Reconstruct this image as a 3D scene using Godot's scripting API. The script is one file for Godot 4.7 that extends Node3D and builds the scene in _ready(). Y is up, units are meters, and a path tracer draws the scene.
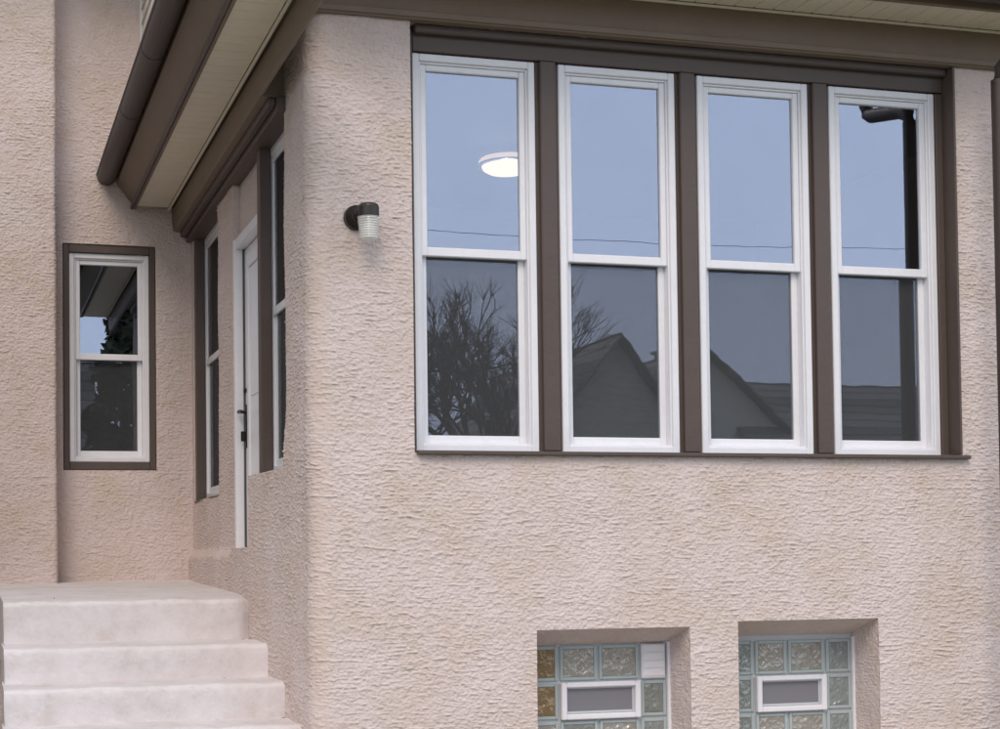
extends Node3D

# ---------------------------------------------------------------- measured places (metres)
const SIDE_X := -0.735      # face of the porch's side wall
const FRONT_Z := 0.09       # face of the porch's front wall
const BACK_Z := -3.673      # face of the recessed wall with the narrow window
const CORNER_R := 0.10

var M := {}
var house: Node3D
var rng := RandomNumberGenerator.new()
var n_lap := FastNoiseLite.new()
var n_amp := FastNoiseLite.new()
var n_fine := FastNoiseLite.new()
var n_wave := FastNoiseLite.new()


# ---------------------------------------------------------------- mesh builder
class MB:
	var v := PackedVector3Array()
	var n := PackedVector3Array()
	var i := PackedInt32Array()

	func tri(a: Vector3, b: Vector3, c: Vector3, nn: Vector3) -> void:
		var k := v.size()
		v.append(a); v.append(b); v.append(c)
		n.append(nn); n.append(nn); n.append(nn)
		if (b - a).cross(c - a).dot(nn) > 0.0:
			i.append(k); i.append(k + 2); i.append(k + 1)
		else:
			i.append(k); i.append(k + 1); i.append(k + 2)

	func quad(a: Vector3, b: Vector3, c: Vector3, d: Vector3, nn: Vector3) -> void:
		tri(a, b, c, nn)
		tri(a, c, d, nn)

	func facing(a: Vector3, b: Vector3, c: Vector3, away: Vector3) -> void:
		var nn := (b - a).cross(c - a)
		if nn.length_squared() < 1e-16:
			return
		nn = nn.normalized()
		if nn.dot((a + b + c) / 3.0 - away) < 0.0:
			nn = -nn
		tri(a, b, c, nn)

	# a box with chamfered edges
	func box(lo: Vector3, hi: Vector3, ch := 0.003) -> void:
		var mid := (lo + hi) * 0.5
		var h := (hi - lo) * 0.5
		var c := minf(ch, minf(h.x, minf(h.y, h.z)) * 0.6)
		var face := {}
		for ax in 3:
			for s in [-1.0, 1.0]:
				var u := (ax + 1) % 3
				var w := (ax + 2) % 3
				var q := []
				for t in [[-1, -1], [1, -1], [1, 1], [-1, 1]]:
					var p := Vector3.ZERO
					p[ax] = s * h[ax]
					p[u] = t[0] * (h[u] - c)
					p[w] = t[1] * (h[w] - c)
					q.append(mid + p)
				var nn := Vector3.ZERO
				nn[ax] = s
				quad(q[0], q[1], q[2], q[3], nn)
		for ax in 3:
			var u := (ax + 1) % 3
			var w := (ax + 2) % 3
			for s in [-1.0, 1.0]:
				for t in [-1.0, 1.0]:
					var q := []
					for e in [[-1.0, 0], [1.0, 0], [1.0, 1], [-1.0, 1]]:
						var p := Vector3.ZERO
						p[ax] = e[0] * (h[ax] - c)
						p[u] = s * (h[u] - (c if e[1] == 1 else 0.0))
						p[w] = t * (h[w] - (0.0 if e[1] == 1 else c))
						q.append(mid + p)
					var nn := Vector3.ZERO
					nn[u] = s
					nn[w] = t
					quad(q[0], q[1], q[2], q[3], nn.normalized())
		for sx in [-1.0, 1.0]:
			for sy in [-1.0, 1.0]:
				for sz in [-1.0, 1.0]:
					var s := Vector3(sx, sy, sz)
					tri(mid + s * Vector3(h.x, h.y - c, h.z - c), mid + s * Vector3(h.x - c, h.y, h.z - c), mid + s * Vector3(h.x - c, h.y - c, h.z), s.normalized())

	# a tube along points, with a radius for each point
	func tube(pts: Array, rad: Array, sides := 8, capped := true) -> void:
		var rings := []
		var norms := []
		for k in pts.size():
			var d: Vector3 = (pts[mini(k + 1, pts.size() - 1)] - pts[maxi(k - 1, 0)]).normalized()
			var e := Vector3.UP if absf(d.y) < 0.9 else Vector3.RIGHT
			var a := d.cross(e).normalized()
			var b := d.cross(a).normalized()
			var ring := []
			var nr := []
			for s in sides:
				var t := TAU * s / sides
				var o := a * cos(t) + b * sin(t)
				ring.append(pts[k] + o * rad[k])
				nr.append(o)
			rings.append(ring)
			norms.append(nr)
		for k in pts.size() - 1:
			for s in sides:
				var t := (s + 1) % sides
				smooth4(rings[k][s], rings[k][t], rings[k + 1][t], rings[k + 1][s], norms[k][s], norms[k][t], norms[k + 1][t], norms[k + 1][s])
		if capped:
			for k in [0, pts.size() - 1]:
				var d: Vector3 = (pts[1] - pts[0]).normalized() * -1.0 if k == 0 else (pts[-1] - pts[-2]).normalized()
				for s in range(1, sides - 1):
					tri(rings[k][0], rings[k][s], rings[k][s + 1], d)

	func smooth4(a: Vector3, b: Vector3, c: Vector3, d: Vector3, na: Vector3, nb: Vector3, nc: Vector3, nd: Vector3) -> void:
		var k := v.size()
		v.append(a); v.append(b); v.append(c); v.append(d)
		n.append(na); n.append(nb); n.append(nc); n.append(nd)
		if (b - a).cross(c - a).dot(na + nb + nc) + (c - a).cross(d - a).dot(na + nc + nd) > 0.0:
			i.append_array([k, k + 2, k + 1, k, k + 3, k + 2])
		else:
			i.append_array([k, k + 1, k + 2, k, k + 2, k + 3])

	# turned about the y axis: profile of (radius, height)
	func lathe(at: Vector3, profile: Array, sides := 24) -> void:
		for k in profile.size() - 1:
			var p: Vector2 = profile[k]
			var q: Vector2 = profile[k + 1]
			var nn := Vector2(q.y - p.y, p.x - q.x).normalized()
			for s in sides:
				var t0 := TAU * s / sides
				var t1 := TAU * (s + 1) / sides
				var d0 := Vector3(cos(t0), 0, sin(t0))
				var d1 := Vector3(cos(t1), 0, sin(t1))
				var n0 := d0 * nn.x + Vector3.UP * nn.y
				var n1 := d1 * nn.x + Vector3.UP * nn.y
				smooth4(at + d0 * p.x + Vector3.UP * p.y, at + d1 * p.x + Vector3.UP * p.y, at + d1 * q.x + Vector3.UP * q.y, at + d0 * q.x + Vector3.UP * q.y, n0, n1, n1, n0)

	# a closed outline (2-D) pushed along an axis; to3 turns (u, v, w) into a point
	func prism(outline: Array, w0: float, w1: float, to3: Callable) -> void:
		var poly := PackedVector2Array(outline)
		var idx := Geometry2D.triangulate_polygon(poly)
		var mid := Vector2.ZERO
		for q in poly:
			mid += q / poly.size()
		var ax: Vector3 = (to3.call(0.0, 0.0, 1.0) - to3.call(0.0, 0.0, 0.0)).normalized()
		for w in [w0, w1]:
			var nn := ax * (1.0 if (w == w1) == (w1 > w0) else -1.0)
			for t in range(0, idx.size(), 3):
				tri(to3.call(poly[idx[t]].x, poly[idx[t]].y, w), to3.call(poly[idx[t + 1]].x, poly[idx[t + 1]].y, w), to3.call(poly[idx[t + 2]].x, poly[idx[t + 2]].y, w), nn)
		var turn := 1.0 if not Geometry2D.is_polygon_clockwise(poly) else -1.0
		for k in poly.size():
			var a := poly[k]
			var b := poly[(k + 1) % poly.size()]
			var o := Vector2(b.y - a.y, a.x - b.x).normalized() * turn
			var nn: Vector3 = (to3.call(o.x, o.y, 0.0) - to3.call(0.0, 0.0, 0.0)).normalized()
			quad(to3.call(a.x, a.y, w0), to3.call(b.x, b.y, w0), to3.call(b.x, b.y, w1), to3.call(a.x, a.y, w1), nn)

	func mesh() -> ArrayMesh:
		var a := []
		a.resize(Mesh.ARRAY_MAX)
		a[Mesh.ARRAY_VERTEX] = v
		a[Mesh.ARRAY_NORMAL] = n
		a[Mesh.ARRAY_INDEX] = i
		var m := ArrayMesh.new()
		m.add_surface_from_arrays(Mesh.PRIMITIVE_TRIANGLES, a)
		return m


# ---------------------------------------------------------------- nodes
func put(called: String, shape, m: Material, parent: Node = self) -> MeshInstance3D:
	var o := MeshInstance3D.new()
	o.name = called
	o.mesh = shape.mesh() if shape is MB else shape
	o.material_override = m
	parent.add_child(o, true)
	return o


func base(called: String, at := Vector3.ZERO, parent: Node = self) -> Node3D:
	var o := Node3D.new()
	o.name = called
	o.position = at
	parent.add_child(o, true)
	return o


func tag(o: Node, label := "", category := "", group := "", kind := "") -> Node:
	if label: o.set_meta("label", label)
	if category: o.set_meta("category", category)
	if group: o.set_meta("group", group)
	if kind: o.set_meta("kind", kind)
	return o


func bx(lo: Vector3, hi: Vector3, ch := 0.003) -> MB:
	var b := MB.new()
	b.box(lo, hi, ch)
	return b


# ---------------------------------------------------------------- materials
func lin(r: float, g: float, b: float, a := 1.0) -> Color:
	var c := Color(r, g, b).linear_to_srgb()
	c.a = a
	return c


func mat(called: String, c: Color, rough := 0.8, metal := 0.0) -> StandardMaterial3D:
	var m := StandardMaterial3D.new()
	m.resource_name = called
	m.albedo_color = c
	m.roughness = rough
	m.metallic = metal
	m.cull_mode = BaseMaterial3D.CULL_DISABLED
	M[called] = m
	return m


# noise of several scales, turned into colours between stops; tileable
func noise_tex(size: int, seed_: int, freqs: Array, weights: Array, stops: Array, squash := Vector2.ONE) -> ImageTexture:
	var layers := []
	for k in freqs.size():
		var f := FastNoiseLite.new()
		f.seed = seed_ + k * 17
		f.noise_type = FastNoiseLite.TYPE_SIMPLEX_SMOOTH
		f.frequency = freqs[k]
		f.fractal_octaves = 3
		layers.append(f.get_seamless_image(int(size * squash.x), int(size * squash.y), false, false, 0.15))
		layers[-1].resize(size, size, Image.INTERPOLATE_CUBIC)
	var out := Image.create(size, size, false, Image.FORMAT_RGB8)
	for y in size:
		for x in size:
			var t := 0.0
			for k in layers.size():
				t += (layers[k].get_pixel(x, y).r - 0.5) * weights[k]
			t = clampf(t + 0.5, 0.0, 0.9999) * (stops.size() - 1)
			var j := int(t)
			out.set_pixel(x, y, (stops[j] as Color).lerp(stops[j + 1], t - j))
	return ImageTexture.create_from_image(out)


func triplanar(m: StandardMaterial3D, metres: float) -> void:
	m.uv1_triplanar = true
	m.uv1_world_triplanar = true
	m.uv1_scale = Vector3.ONE / metres


func make_materials() -> void:
	# stucco: pinkish beige paint with tan patches
	var st := mat("stucco", Color.WHITE, 0.93)
	st.albedo_texture = noise_tex(512, 3, [0.006, 0.03, 0.16], [0.75, 0.32, 0.5], [lin(0.545, 0.445, 0.365), lin(0.60, 0.50, 0.462), lin(0.635, 0.538, 0.518), lin(0.66, 0.575, 0.562)])
	triplanar(st, 1.7)
	st.heightmap_enabled = true
	st.heightmap_texture = noise_tex(512, 11, [0.05, 0.14], [0.7, 0.7], [Color.BLACK, Color.WHITE])
	st.heightmap_scale = 0.9
	# smoother stucco of sloped heads
	mat("trim_brown", lin(0.09, 0.066, 0.057), 0.5)
	M.trim_brown.heightmap_enabled = true
	M.trim_brown.heightmap_texture = noise_tex(256, 51, [0.02, 0.1], [0.7, 0.3], [Color.BLACK, Color.WHITE])
	M.trim_brown.heightmap_scale = 0.25
	triplanar(M.trim_brown, 0.7)
	var fb := mat("frieze_brown", Color.WHITE, 0.55)
	fb.albedo_texture = noise_tex(256, 61, [0.01, 0.06], [0.6, 0.4], [lin(0.17, 0.125, 0.09), lin(0.205, 0.153, 0.112)])
	triplanar(fb, 1.3)
	mat("gutter_brown", lin(0.05, 0.037, 0.033), 0.5)
	var sf := mat("soffit_cream", Color.WHITE, 0.5)
	sf.albedo_texture = noise_tex(256, 71, [0.012, 0.05], [0.6, 0.4], [lin(0.70, 0.63, 0.50), lin(0.77, 0.70, 0.57)])
	triplanar(sf, 0.9)
	mat("soffit_gap", lin(0.10, 0.085, 0.06), 0.8)
	var vw := mat("vinyl_white", Color.WHITE, 0.32)
	vw.albedo_texture = noise_tex(256, 81, [0.012, 0.08], [0.5, 0.4], [lin(0.74, 0.735, 0.775), lin(0.82, 0.82, 0.865)])
	triplanar(vw, 0.8)
	mat("gasket", lin(0.06, 0.06, 0.065), 0.6)
	# coated window glass: faint metal film that mirrors the sky
	var gl := mat("window_glass", Color(1, 1, 1, 0.26), 0.0, 1.0)
	gl.transparency = BaseMaterial3D.TRANSPARENCY_ALPHA
	gl.albedo_texture = noise_tex(64, 91, [0.03], [1.0], [lin(0.60, 0.665, 0.81), lin(0.63, 0.69, 0.84)])
	triplanar(gl, 1.4)
	gl.heightmap_enabled = true
	gl.heightmap_texture = noise_tex(256, 92, [0.012], [1.0], [Color.BLACK, Color.WHITE])
	gl.heightmap_scale = 0.007
	var sc := mat("insect_screen", lin(0.095, 0.10, 0.108, 0.24), 0.9)
	sc.transparency = BaseMaterial3D.TRANSPARENCY_ALPHA
	var co := mat("painted_concrete", Color.WHITE, 0.8)
	co.albedo_texture = noise_tex(512, 21, [0.006, 0.025, 0.12], [0.9, 0.6, 0.4], [lin(0.57, 0.528, 0.52), lin(0.63, 0.592, 0.60), lin(0.668, 0.632, 0.65), lin(0.695, 0.662, 0.69)])
	triplanar(co, 1.3)
	co.heightmap_enabled = true
	co.heightmap_texture = noise_tex(256, 23, [0.03, 0.15], [0.6, 0.6], [Color.BLACK, Color.WHITE])
	co.heightmap_scale = 0.3
	mat("grime", lin(0.10, 0.085, 0.07), 0.95)
	mat("bronze", lin(0.035, 0.028, 0.026), 0.38, 0.3)
	var jar := mat("frosted_glass", lin(0.82, 0.81, 0.77, 0.6), 0.12)
	jar.transparency = BaseMaterial3D.TRANSPARENCY_ALPHA
	mat("bulb_white", lin(0.8, 0.8, 0.77), 0.4)
	mat("lever_black", lin(0.012, 0.013, 0.013), 0.35, 0.2)
	mat("block_mortar", lin(0.52, 0.55, 0.58), 0.7)
	mat("block_rim", lin(0.40, 0.46, 0.47), 0.15)
	for k in 4:
		var g := mat("glass_block_%d" % k, [lin(0.27, 0.295, 0.28), lin(0.36, 0.345, 0.31), lin(0.30, 0.345, 0.345), lin(0.26, 0.185, 0.10)][k], 0.06, 0.32)
		g.heightmap_enabled = true
		g.heightmap_texture = noise_tex(256, 31 + k * 5, [0.012, 0.045], [0.9, 0.3], [Color.BLACK, Color.WHITE])
		g.heightmap_scale = 1.6
		triplanar(g, 0.34)
	mat("vent_screen", lin(0.20, 0.195, 0.22), 0.85)
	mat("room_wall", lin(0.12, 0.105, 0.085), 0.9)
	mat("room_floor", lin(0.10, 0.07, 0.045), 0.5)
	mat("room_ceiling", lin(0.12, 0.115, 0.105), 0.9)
	mat("siding_white", lin(0.72, 0.71, 0.68), 0.5)
	var lamp := mat("lamp_glow", lin(0.9, 0.88, 0.8), 0.5)
	lamp.emission_enabled = true
	lamp.emission = Color(1.0, 0.9, 0.72)
	lamp.emission_energy_multiplier = 1.0
	mat("lamp_rim", lin(0.06, 0.055, 0.05), 0.4, 0.5)
	var drum := mat("lamp_drum", lin(0.8, 0.78, 0.72), 0.5)
	drum.emission_enabled = true
	drum.emission = Color(1.0, 0.85, 0.62)
	drum.emission_energy_multiplier = 0.55
	# the street behind the camera
	var gr := mat("grass", Color.WHITE, 0.95)
	gr.albedo_texture = noise_tex(512, 41, [0.01, 0.08, 0.2], [0.7, 0.5, 0.5], [lin(0.05, 0.07, 0.02), lin(0.09, 0.1, 0.035), lin(0.16, 0.11, 0.045)])
	triplanar(gr, 3.0)
	var asp := mat("asphalt", Color.WHITE, 0.9)
	asp.albedo_texture = noise_tex(256, 43, [0.02, 0.2], [0.5, 0.6], [lin(0.04, 0.04, 0.042), lin(0.075, 0.073, 0.07)])
	triplanar(asp, 2.0)
	var sw := mat("walk_concrete", Color.WHITE, 0.9)
	sw.albedo_texture = noise_tex(256, 47, [0.012, 0.12], [0.6, 0.5], [lin(0.30, 0.285, 0.26), lin(0.43, 0.415, 0.39)])
	triplanar(sw, 1.6)
	mat("bark", lin(0.10, 0.08, 0.065), 0.95)
	mat("needles", lin(0.06, 0.07, 0.04), 0.9)
	mat("autumn_leaf", lin(0.28, 0.13, 0.03), 0.85)
	var stone := mat("house_stone", Color.WHITE, 0.9)
	stone.albedo_texture = noise_tex(256, 53, [0.03, 0.12], [0.8, 0.4], [lin(0.34, 0.31, 0.25), lin(0.78, 0.73, 0.61)], Vector2(1, 3))
	triplanar(stone, 2.2)
	mat("house_cream", lin(0.74, 0.68, 0.55), 0.85)
	mat("house_tan", lin(0.24, 0.195, 0.145), 0.85)
	for k in 3:
		mat("shingle_%d" % k, [lin(0.15, 0.138, 0.12), lin(0.20, 0.183, 0.16), lin(0.27, 0.247, 0.215)][k], 0.9)
	mat("dark_pane", lin(0.02, 0.022, 0.025), 0.08)
	mat("pole_wood", lin(0.11, 0.085, 0.065), 0.9)
	mat("wire_black", lin(0.02, 0.02, 0.02), 0.7)


# ---------------------------------------------------------------- stucco relief
func setup_noise() -> void:
	for a in [[n_lap, 5, 1.0], [n_amp, 9, 1.0], [n_fine, 13, 1.0], [n_wave, 17, 1.0]]:
		a[0].seed = a[1]
		a[0].noise_type = FastNoiseLite.TYPE_SIMPLEX_SMOOTH
		a[0].fractal_type = FastNoiseLite.FRACTAL_NONE
		a[0].frequency = a[2]


# trowelled dabs: each swells towards its lower edge and ends there in a ragged lip
func relief(u: float, v: float) -> float:
	var h := 0.0
	for layer in 3:
		var ou := u + layer * 31.7
		var ph := v / (0.030 - 0.005 * layer) + n_lap.get_noise_2d(ou * 1.3, v * 5.0) * 1.4 + n_lap.get_noise_2d(ou * 10.0 + 50.0, v * 22.0) * 0.14
		var s := ph - floorf(ph)
		var a := smoothstep(0.1, 0.45, n_amp.get_noise_2d(ou * (11.0 + 6.0 * layer), v * (56.0 + 14.0 * layer) + layer * 9.0))
		a *= 0.8 + 0.5 * n_wave.get_noise_2d(ou * 3.0, v * 3.0)
		var prof := s / 0.14 if s < 0.14 else exp((0.14 - s) * 6.0)
		h += a * prof * (0.0052 - 0.0006 * layer)
	h += n_fine.get_noise_2d(u * 26.0, v * 80.0) * 0.0006 + n_fine.get_noise_2d(u * 75.0 + 9.0, v * 140.0) * 0.0006
	h += n_wave.get_noise_2d(u * 1.3, v * 1.6) * 0.004
	return h


# a wall of stucco over lines us x vs; solid(iu, iv) says which cells exist; place(u, v, h) gives the point; inward(u, v, back) the point behind a hole's edge
func stucco_wall(us: PackedFloat32Array, vs: PackedFloat32Array, hole: Callable, place: Callable, back: Callable) -> ArrayMesh:
	var nu := us.size()
	var nv := vs.size()
	var pts := PackedVector3Array()
	pts.resize(nu * nv)
	for a in nu:
		for b in nv:
			pts[a * nv + b] = place.call(us[a], vs[b], relief(us[a], vs[b]))
	var norms := PackedVector3Array()
	norms.resize(nu * nv)
	for a in nu:
		var a0 := maxi(a - 1, 0)
		var a1 := mini(a + 1, nu - 1)
		for b in nv:
			var du := pts[a1 * nv + b] - pts[a0 * nv + b]
			var dv := pts[a * nv + mini(b + 1, nv - 1)] - pts[a * nv + maxi(b - 1, 0)]
			norms[a * nv + b] = du.cross(dv).normalized()
	var open := PackedByteArray()
	open.resize((nu - 1) * (nv - 1))
	for a in nu - 1:
		for b in nv - 1:
			open[a * (nv - 1) + b] = 1 if hole.call((us[a] + us[a + 1]) * 0.5, (vs[b] + vs[b + 1]) * 0.5) else 0
	var idx := PackedInt32Array()
	var out := MB.new()
	for a in nu - 1:
		for b in nv - 1:
			if open[a * (nv - 1) + b]:
				continue
			var k := a * nv + b
			idx.append_array([k, k + 1, k + nv, k + 1, k + nv + 1, k + nv])
			# the return of the wall into each opening
			for e in [[1, 0, nv, nv + 1, Vector2(1, 0)], [-1, 0, 0, 1, Vector2(-1, 0)], [0, 1, 1, nv + 1, Vector2(0, 1)], [0, -1, 0, nv, Vector2(0, -1)]]:
				var ca: int = a + e[0]
				var cb: int = b + e[1]
				if ca < 0 or cb < 0 or ca >= nu - 1 or cb >= nv - 1 or not open[ca * (nv - 1) + cb]:
					continue
				var p: Vector3 = pts[k + e[2]]
				var q: Vector3 = pts[k + e[3]]
				var pu := a + (1 if e[2] >= nv else 0)
				var pv := b + (1 if e[2] == 1 or e[2] == nv + 1 else 0)
				var qu := a + (1 if e[3] >= nv else 0)
				var qv := b + (1 if e[3] == 1 or e[3] == nv + 1 else 0)
				var dir: Vector2 = e[4]
				var steps := 5
				var last := [p, q]
				for s in range(1, steps + 1):
					var t := float(s) / steps
					var w := sin(t * PI) * 0.5 + 0.25
					var bp: Vector3 = back.call(us[pu], vs[pv], t, dir, p, relief(us[pu] + t * 0.2, vs[pv] + t * 0.17) * w)
					var bq: Vector3 = back.call(us[qu], vs[qv], t, dir, q, relief(us[qu] + t * 0.2, vs[qv] + t * 0.17) * w)
					var nn: Vector3 = (last[1] - last[0]).cross(bp - last[0]).normalized()
					var want: Vector3 = back.call(us[pu], vs[pv], 0.5, dir, p, 0.02) - back.call(us[pu], vs[pv], 0.5, dir, p, 0.0)
					if nn.dot(want) < 0.0:
						nn = -nn
					out.quad(last[0], last[1], bq, bp, nn)
					last = [bp, bq]
	# keep only what is used, then add the returns
	var off := pts.size()
	pts.append_array(out.v)
	norms.append_array(out.n)
	for k in out.i:
		idx.append(k + off)
	var arr := []
	arr.resize(Mesh.ARRAY_MAX)
	arr[Mesh.ARRAY_VERTEX] = pts
	arr[Mesh.ARRAY_NORMAL] = norms
	arr[Mesh.ARRAY_INDEX] = idx
	var m := ArrayMesh.new()
	m.add_surface_from_arrays(Mesh.PRIMITIVE_TRIANGLES, arr)
	return m


# grid lines through all stops, each span split into steps of about the size given for it
func lines(stops: Array, size: Array) -> PackedFloat32Array:
	var out := PackedFloat32Array()
	for k in stops.size() - 1:
		var c := maxi(1, int(ceil((stops[k + 1] - stops[k]) / size[mini(k, size.size() - 1)])))
		for j in c:
			out.append(lerpf(stops[k], stops[k + 1], float(j) / c))
	out.append(stops[-1])
	return out


func flare(z: float, y: float) -> float:
	var t := clampf((-0.1 - z) / 1.13, 0.0, 1.0)
	var far := 1.0 - 0.35 * clampf((-1.25 - z) / 0.6, 0.0, 1.0)
	return 0.055 * t * far * (1.0 - smoothstep(1.88, 2.2, y) * (1.0 if z > -1.967 else 0.0) - (smoothstep(1.44, 1.52, y) if z < -1.967 else 0.0))


# u runs along the side wall (negative: how far behind the corner), round the corner, then along the front wall
func porch_point(u: float, v: float, h: float) -> Vector3:
	var arc := CORNER_R * PI * 0.5
	if u >= arc:
		return Vector3(SIDE_X + CORNER_R + (u - arc), v, FRONT_Z + h)
	if u <= 0.0:
		var z := FRONT_Z - CORNER_R + u
		return Vector3(SIDE_X - flare(z, v) - h, v, z)
	var t := u / CORNER_R
	var d := Vector3(-cos(t), 0, sin(t))
	return Vector3(SIDE_X + CORNER_R, v, FRONT_Z - CORNER_R) + d * (CORNER_R + h)


func u_of_x(x: float) -> float:
	return x - SIDE_X - CORNER_R + CORNER_R * PI * 0.5


func u_of_z(z: float) -> float:
	return z - FRONT_Z + CORNER_R


const BASEMENT := [[0.385, 1.205, 1.074], [1.472, 2.282, 1.096]]


func porch_hole(u: float, v: float) -> bool:
	if u > CORNER_R * PI * 0.5:
		var x := u - CORNER_R * PI * 0.5 + SIDE_X + CORNER_R
		if x > -0.225 and x < 2.8 and v > 1.935 and v < 4.03:
			return true
		for w in BASEMENT:
			if x > w[0] and x < w[1] and v > 0.36 and v < w[2]:
				return true
		return false
	if u < 0.0:
		var z := u + FRONT_Z - CORNER_R
		if z < -0.46 and z > -1.23 and v > 1.895 and v < 3.72:
			return true
		if z < -1.23 and z > -1.967 and v > 1.5 and v < 3.72:
			return true
		if z < -2.517 and z > -3.59 and v > 1.85 and v < 3.72:
			return true
	return false


func porch_back(u: float, v: float, t: float, dir: Vector2, p: Vector3, bump: float) -> Vector3:
	if u > CORNER_R:
		var x := u - CORNER_R * PI * 0.5 + SIDE_X + CORNER_R
		if v < 1.5:
			var drop := -0.085 * t if dir.y < 0.5 and dir.y > -0.5 else 0.0
			# heads slope down as they go in; dir points from the wall into the opening
			if dir.y < -0.5:
				return Vector3(x, v - 0.09 * t - bump, p.z - 0.25 * t)
			if dir.y > 0.5:
				return Vector3(x, v + bump, p.z - 0.25 * t)
			return Vector3(x + dir.x * bump, v, p.z - 0.25 * t)
		return Vector3(x + dir.x * bump, v + dir.y * bump, p.z - 0.13 * t)
	return Vector3(p.x + 0.13 * t, v + dir.y * bump, p.z + dir.x * bump)


func build_walls() -> void:
	# front and side of the porch, one skin of stucco round the corner
	var ustops := [u_of_z(-3.72), u_of_z(-3.59), u_of_z(-2.517), u_of_z(-1.967), u_of_z(-1.23), u_of_z(-0.46), 0.0, CORNER_R * PI * 0.5, u_of_x(-0.225), u_of_x(0.385), u_of_x(1.205), u_of_x(1.472), u_of_x(2.282), u_of_x(2.8), u_of_x(3.9)]
	var us := lines(ustops, [0.016, 0.016, 0.014, 0.012, 0.010, 0.008, 0.0062, 0.0062, 0.0062, 0.0062, 0.0062, 0.0062, 0.0062, 0.008])
	var vs := lines([0.0, 0.36, 1.074, 1.096, 1.5, 1.85, 1.895, 1.935, 3.72, 4.03, 4.2], [0.03, 0.0037, 0.0073, 0.0037, 0.0037, 0.0037, 0.0037, 0.0037, 0.0037, 0.02])
	put("wall", stucco_wall(us, vs, porch_hole, porch_point, porch_back), M.stucco, house)
	# recessed wall with the narrow window
	var bu := lines([-1.80, -1.641, -0.99, -0.70], [0.0095, 0.0095, 0.0095])
	var bv := lines([1.0, 2.072, 3.665, 5.0, 6.6], [0.0048, 0.0048, 0.0048, 0.02])
	var bh := func(u: float, v: float) -> bool: return u > -1.641 and u < -0.99 and v > 2.072 and v < 3.665
	var bp := func(u: float, v: float, h: float) -> Vector3: return Vector3(u, v, BACK_Z + h)
	var bb := func(u: float, v: float, t: float, dir: Vector2, p: Vector3, bump: float) -> Vector3: return Vector3(u + dir.x * bump, v + dir.y * bump, p.z - 0.12 * t)
	put("wall", stucco_wall(bu, bv, bh, bp, bb), M.stucco, house)
	# wing that stands a little forward, with its own corner
	var wu := lines([-3.6, -2.3, -1.725, -1.68, -1.45], [0.03, 0.0095, 0.008, 0.02])
	var wv := lines([0.0, 1.15, 5.4, 6.6], [0.03, 0.0048, 0.02])
	var wp := func(u: float, v: float, h: float) -> Vector3:
		if u <= -1.725:
			return Vector3(u, v, BACK_Z + 0.25 + h)
		if u >= -1.68:
			return Vector3(-1.697 + h, v, BACK_Z + 0.222 - (u + 1.68))
		var t := (u + 1.725) / 0.045 * PI * 0.5
		return Vector3(-1.725, v, BACK_Z + 0.222) + Vector3(sin(t), 0, cos(t)) * (0.028 + h)
	put("wall", stucco_wall(wu, wv, func(_u, _v): return false, wp, bb), M.stucco, house)
	# stucco panel over the door
	var pu := lines([-1.97, -1.19], [0.014])
	var pv := lines([3.335, 3.74], [0.008])
	put("wall", stucco_wall(pu, pv, func(_u, _v): return false, func(u: float, v: float, h: float) -> Vector3: return Vector3(-0.69 - h, v, u), bb), M.stucco, house)
	# bodies of the walls behind the stucco, floor, ceiling, roof: they close the room
	var core := MB.new()
	core.box(Vector3(-0.62, 0.0, -0.42), Vector3(3.88, 1.9, -0.27), 0.0)
	core.box(Vector3(-0.6, 1.9, -0.16), Vector3(-0.225, 4.2, 0.06), 0.0)
	core.box(Vector3(2.815, 1.9, -0.16), Vector3(3.88, 4.2, 0.06), 0.0)
	core.box(Vector3(3.72, 0.0, -3.6), Vector3(3.88, 4.2, -0.17), 0.0)
	core.box(Vector3(-0.68, 0.0, -0.44), Vector3(-0.52, 1.88, 0.05), 0.0)
	core.box(Vector3(-0.70, 3.73, -3.6), Vector3(-0.55, 4.2, -0.17), 0.0)
	core.box(Vector3(-0.70, 0.0, -1.22), Vector3(-0.55, 1.885, -0.45), 0.0)
	core.box(Vector3(-0.70, 0.0, -3.6), Vector3(-0.55, 1.49, -1.225), 0.0)
	core.box(Vector3(-0.66, 1.49, -2.51), Vector3(-0.55, 3.73, -1.975), 0.0)
	core.box(Vector3(-0.69, 1.49, -3.6), Vector3(-0.55, 1.845, -2.515), 0.0)
	core.box(Vector3(-0.6, 0.0, -3.78), Vector3(3.88, 4.2, -3.62), 0.0)
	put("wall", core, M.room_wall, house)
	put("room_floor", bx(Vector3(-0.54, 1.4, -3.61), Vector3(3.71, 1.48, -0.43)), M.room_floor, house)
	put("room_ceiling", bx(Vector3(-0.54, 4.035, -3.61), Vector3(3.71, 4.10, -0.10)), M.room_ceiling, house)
	var inner := MB.new()
	inner.box(Vector3(-1.8, 0.9, -6.5), Vector3(-1.7, 6.6, -3.9), 0.0)
	inner.box(Vector3(-0.98, 0.9, -6.5), Vector3(-0.9, 6.6, -3.86), 0.0)
	inner.box(Vector3(-1.8, 0.9, -6.6), Vector3(-0.9, 6.6, -6.5), 0.0)
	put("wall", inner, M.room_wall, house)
	put("wall", bx(Vector3(-0.69, 4.2, BACK_Z - 0.2), Vector3(3.88, 6.59, BACK_Z), 0.01), M.stucco, house)
	var roof := MB.new()
	roof.prism([Vector2(-1.34, 4.17), Vector2(-1.34, 4.21), Vector2(1.5, 5.0), Vector2(3.95, 4.6), Vector2(3.95, 4.26), Vector2(-0.7, 4.26)], -3.66, 0.42, func(u, v, w): return Vector3(u, v, w))
	put("roof", roof, M.shingle_1, house)
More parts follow.
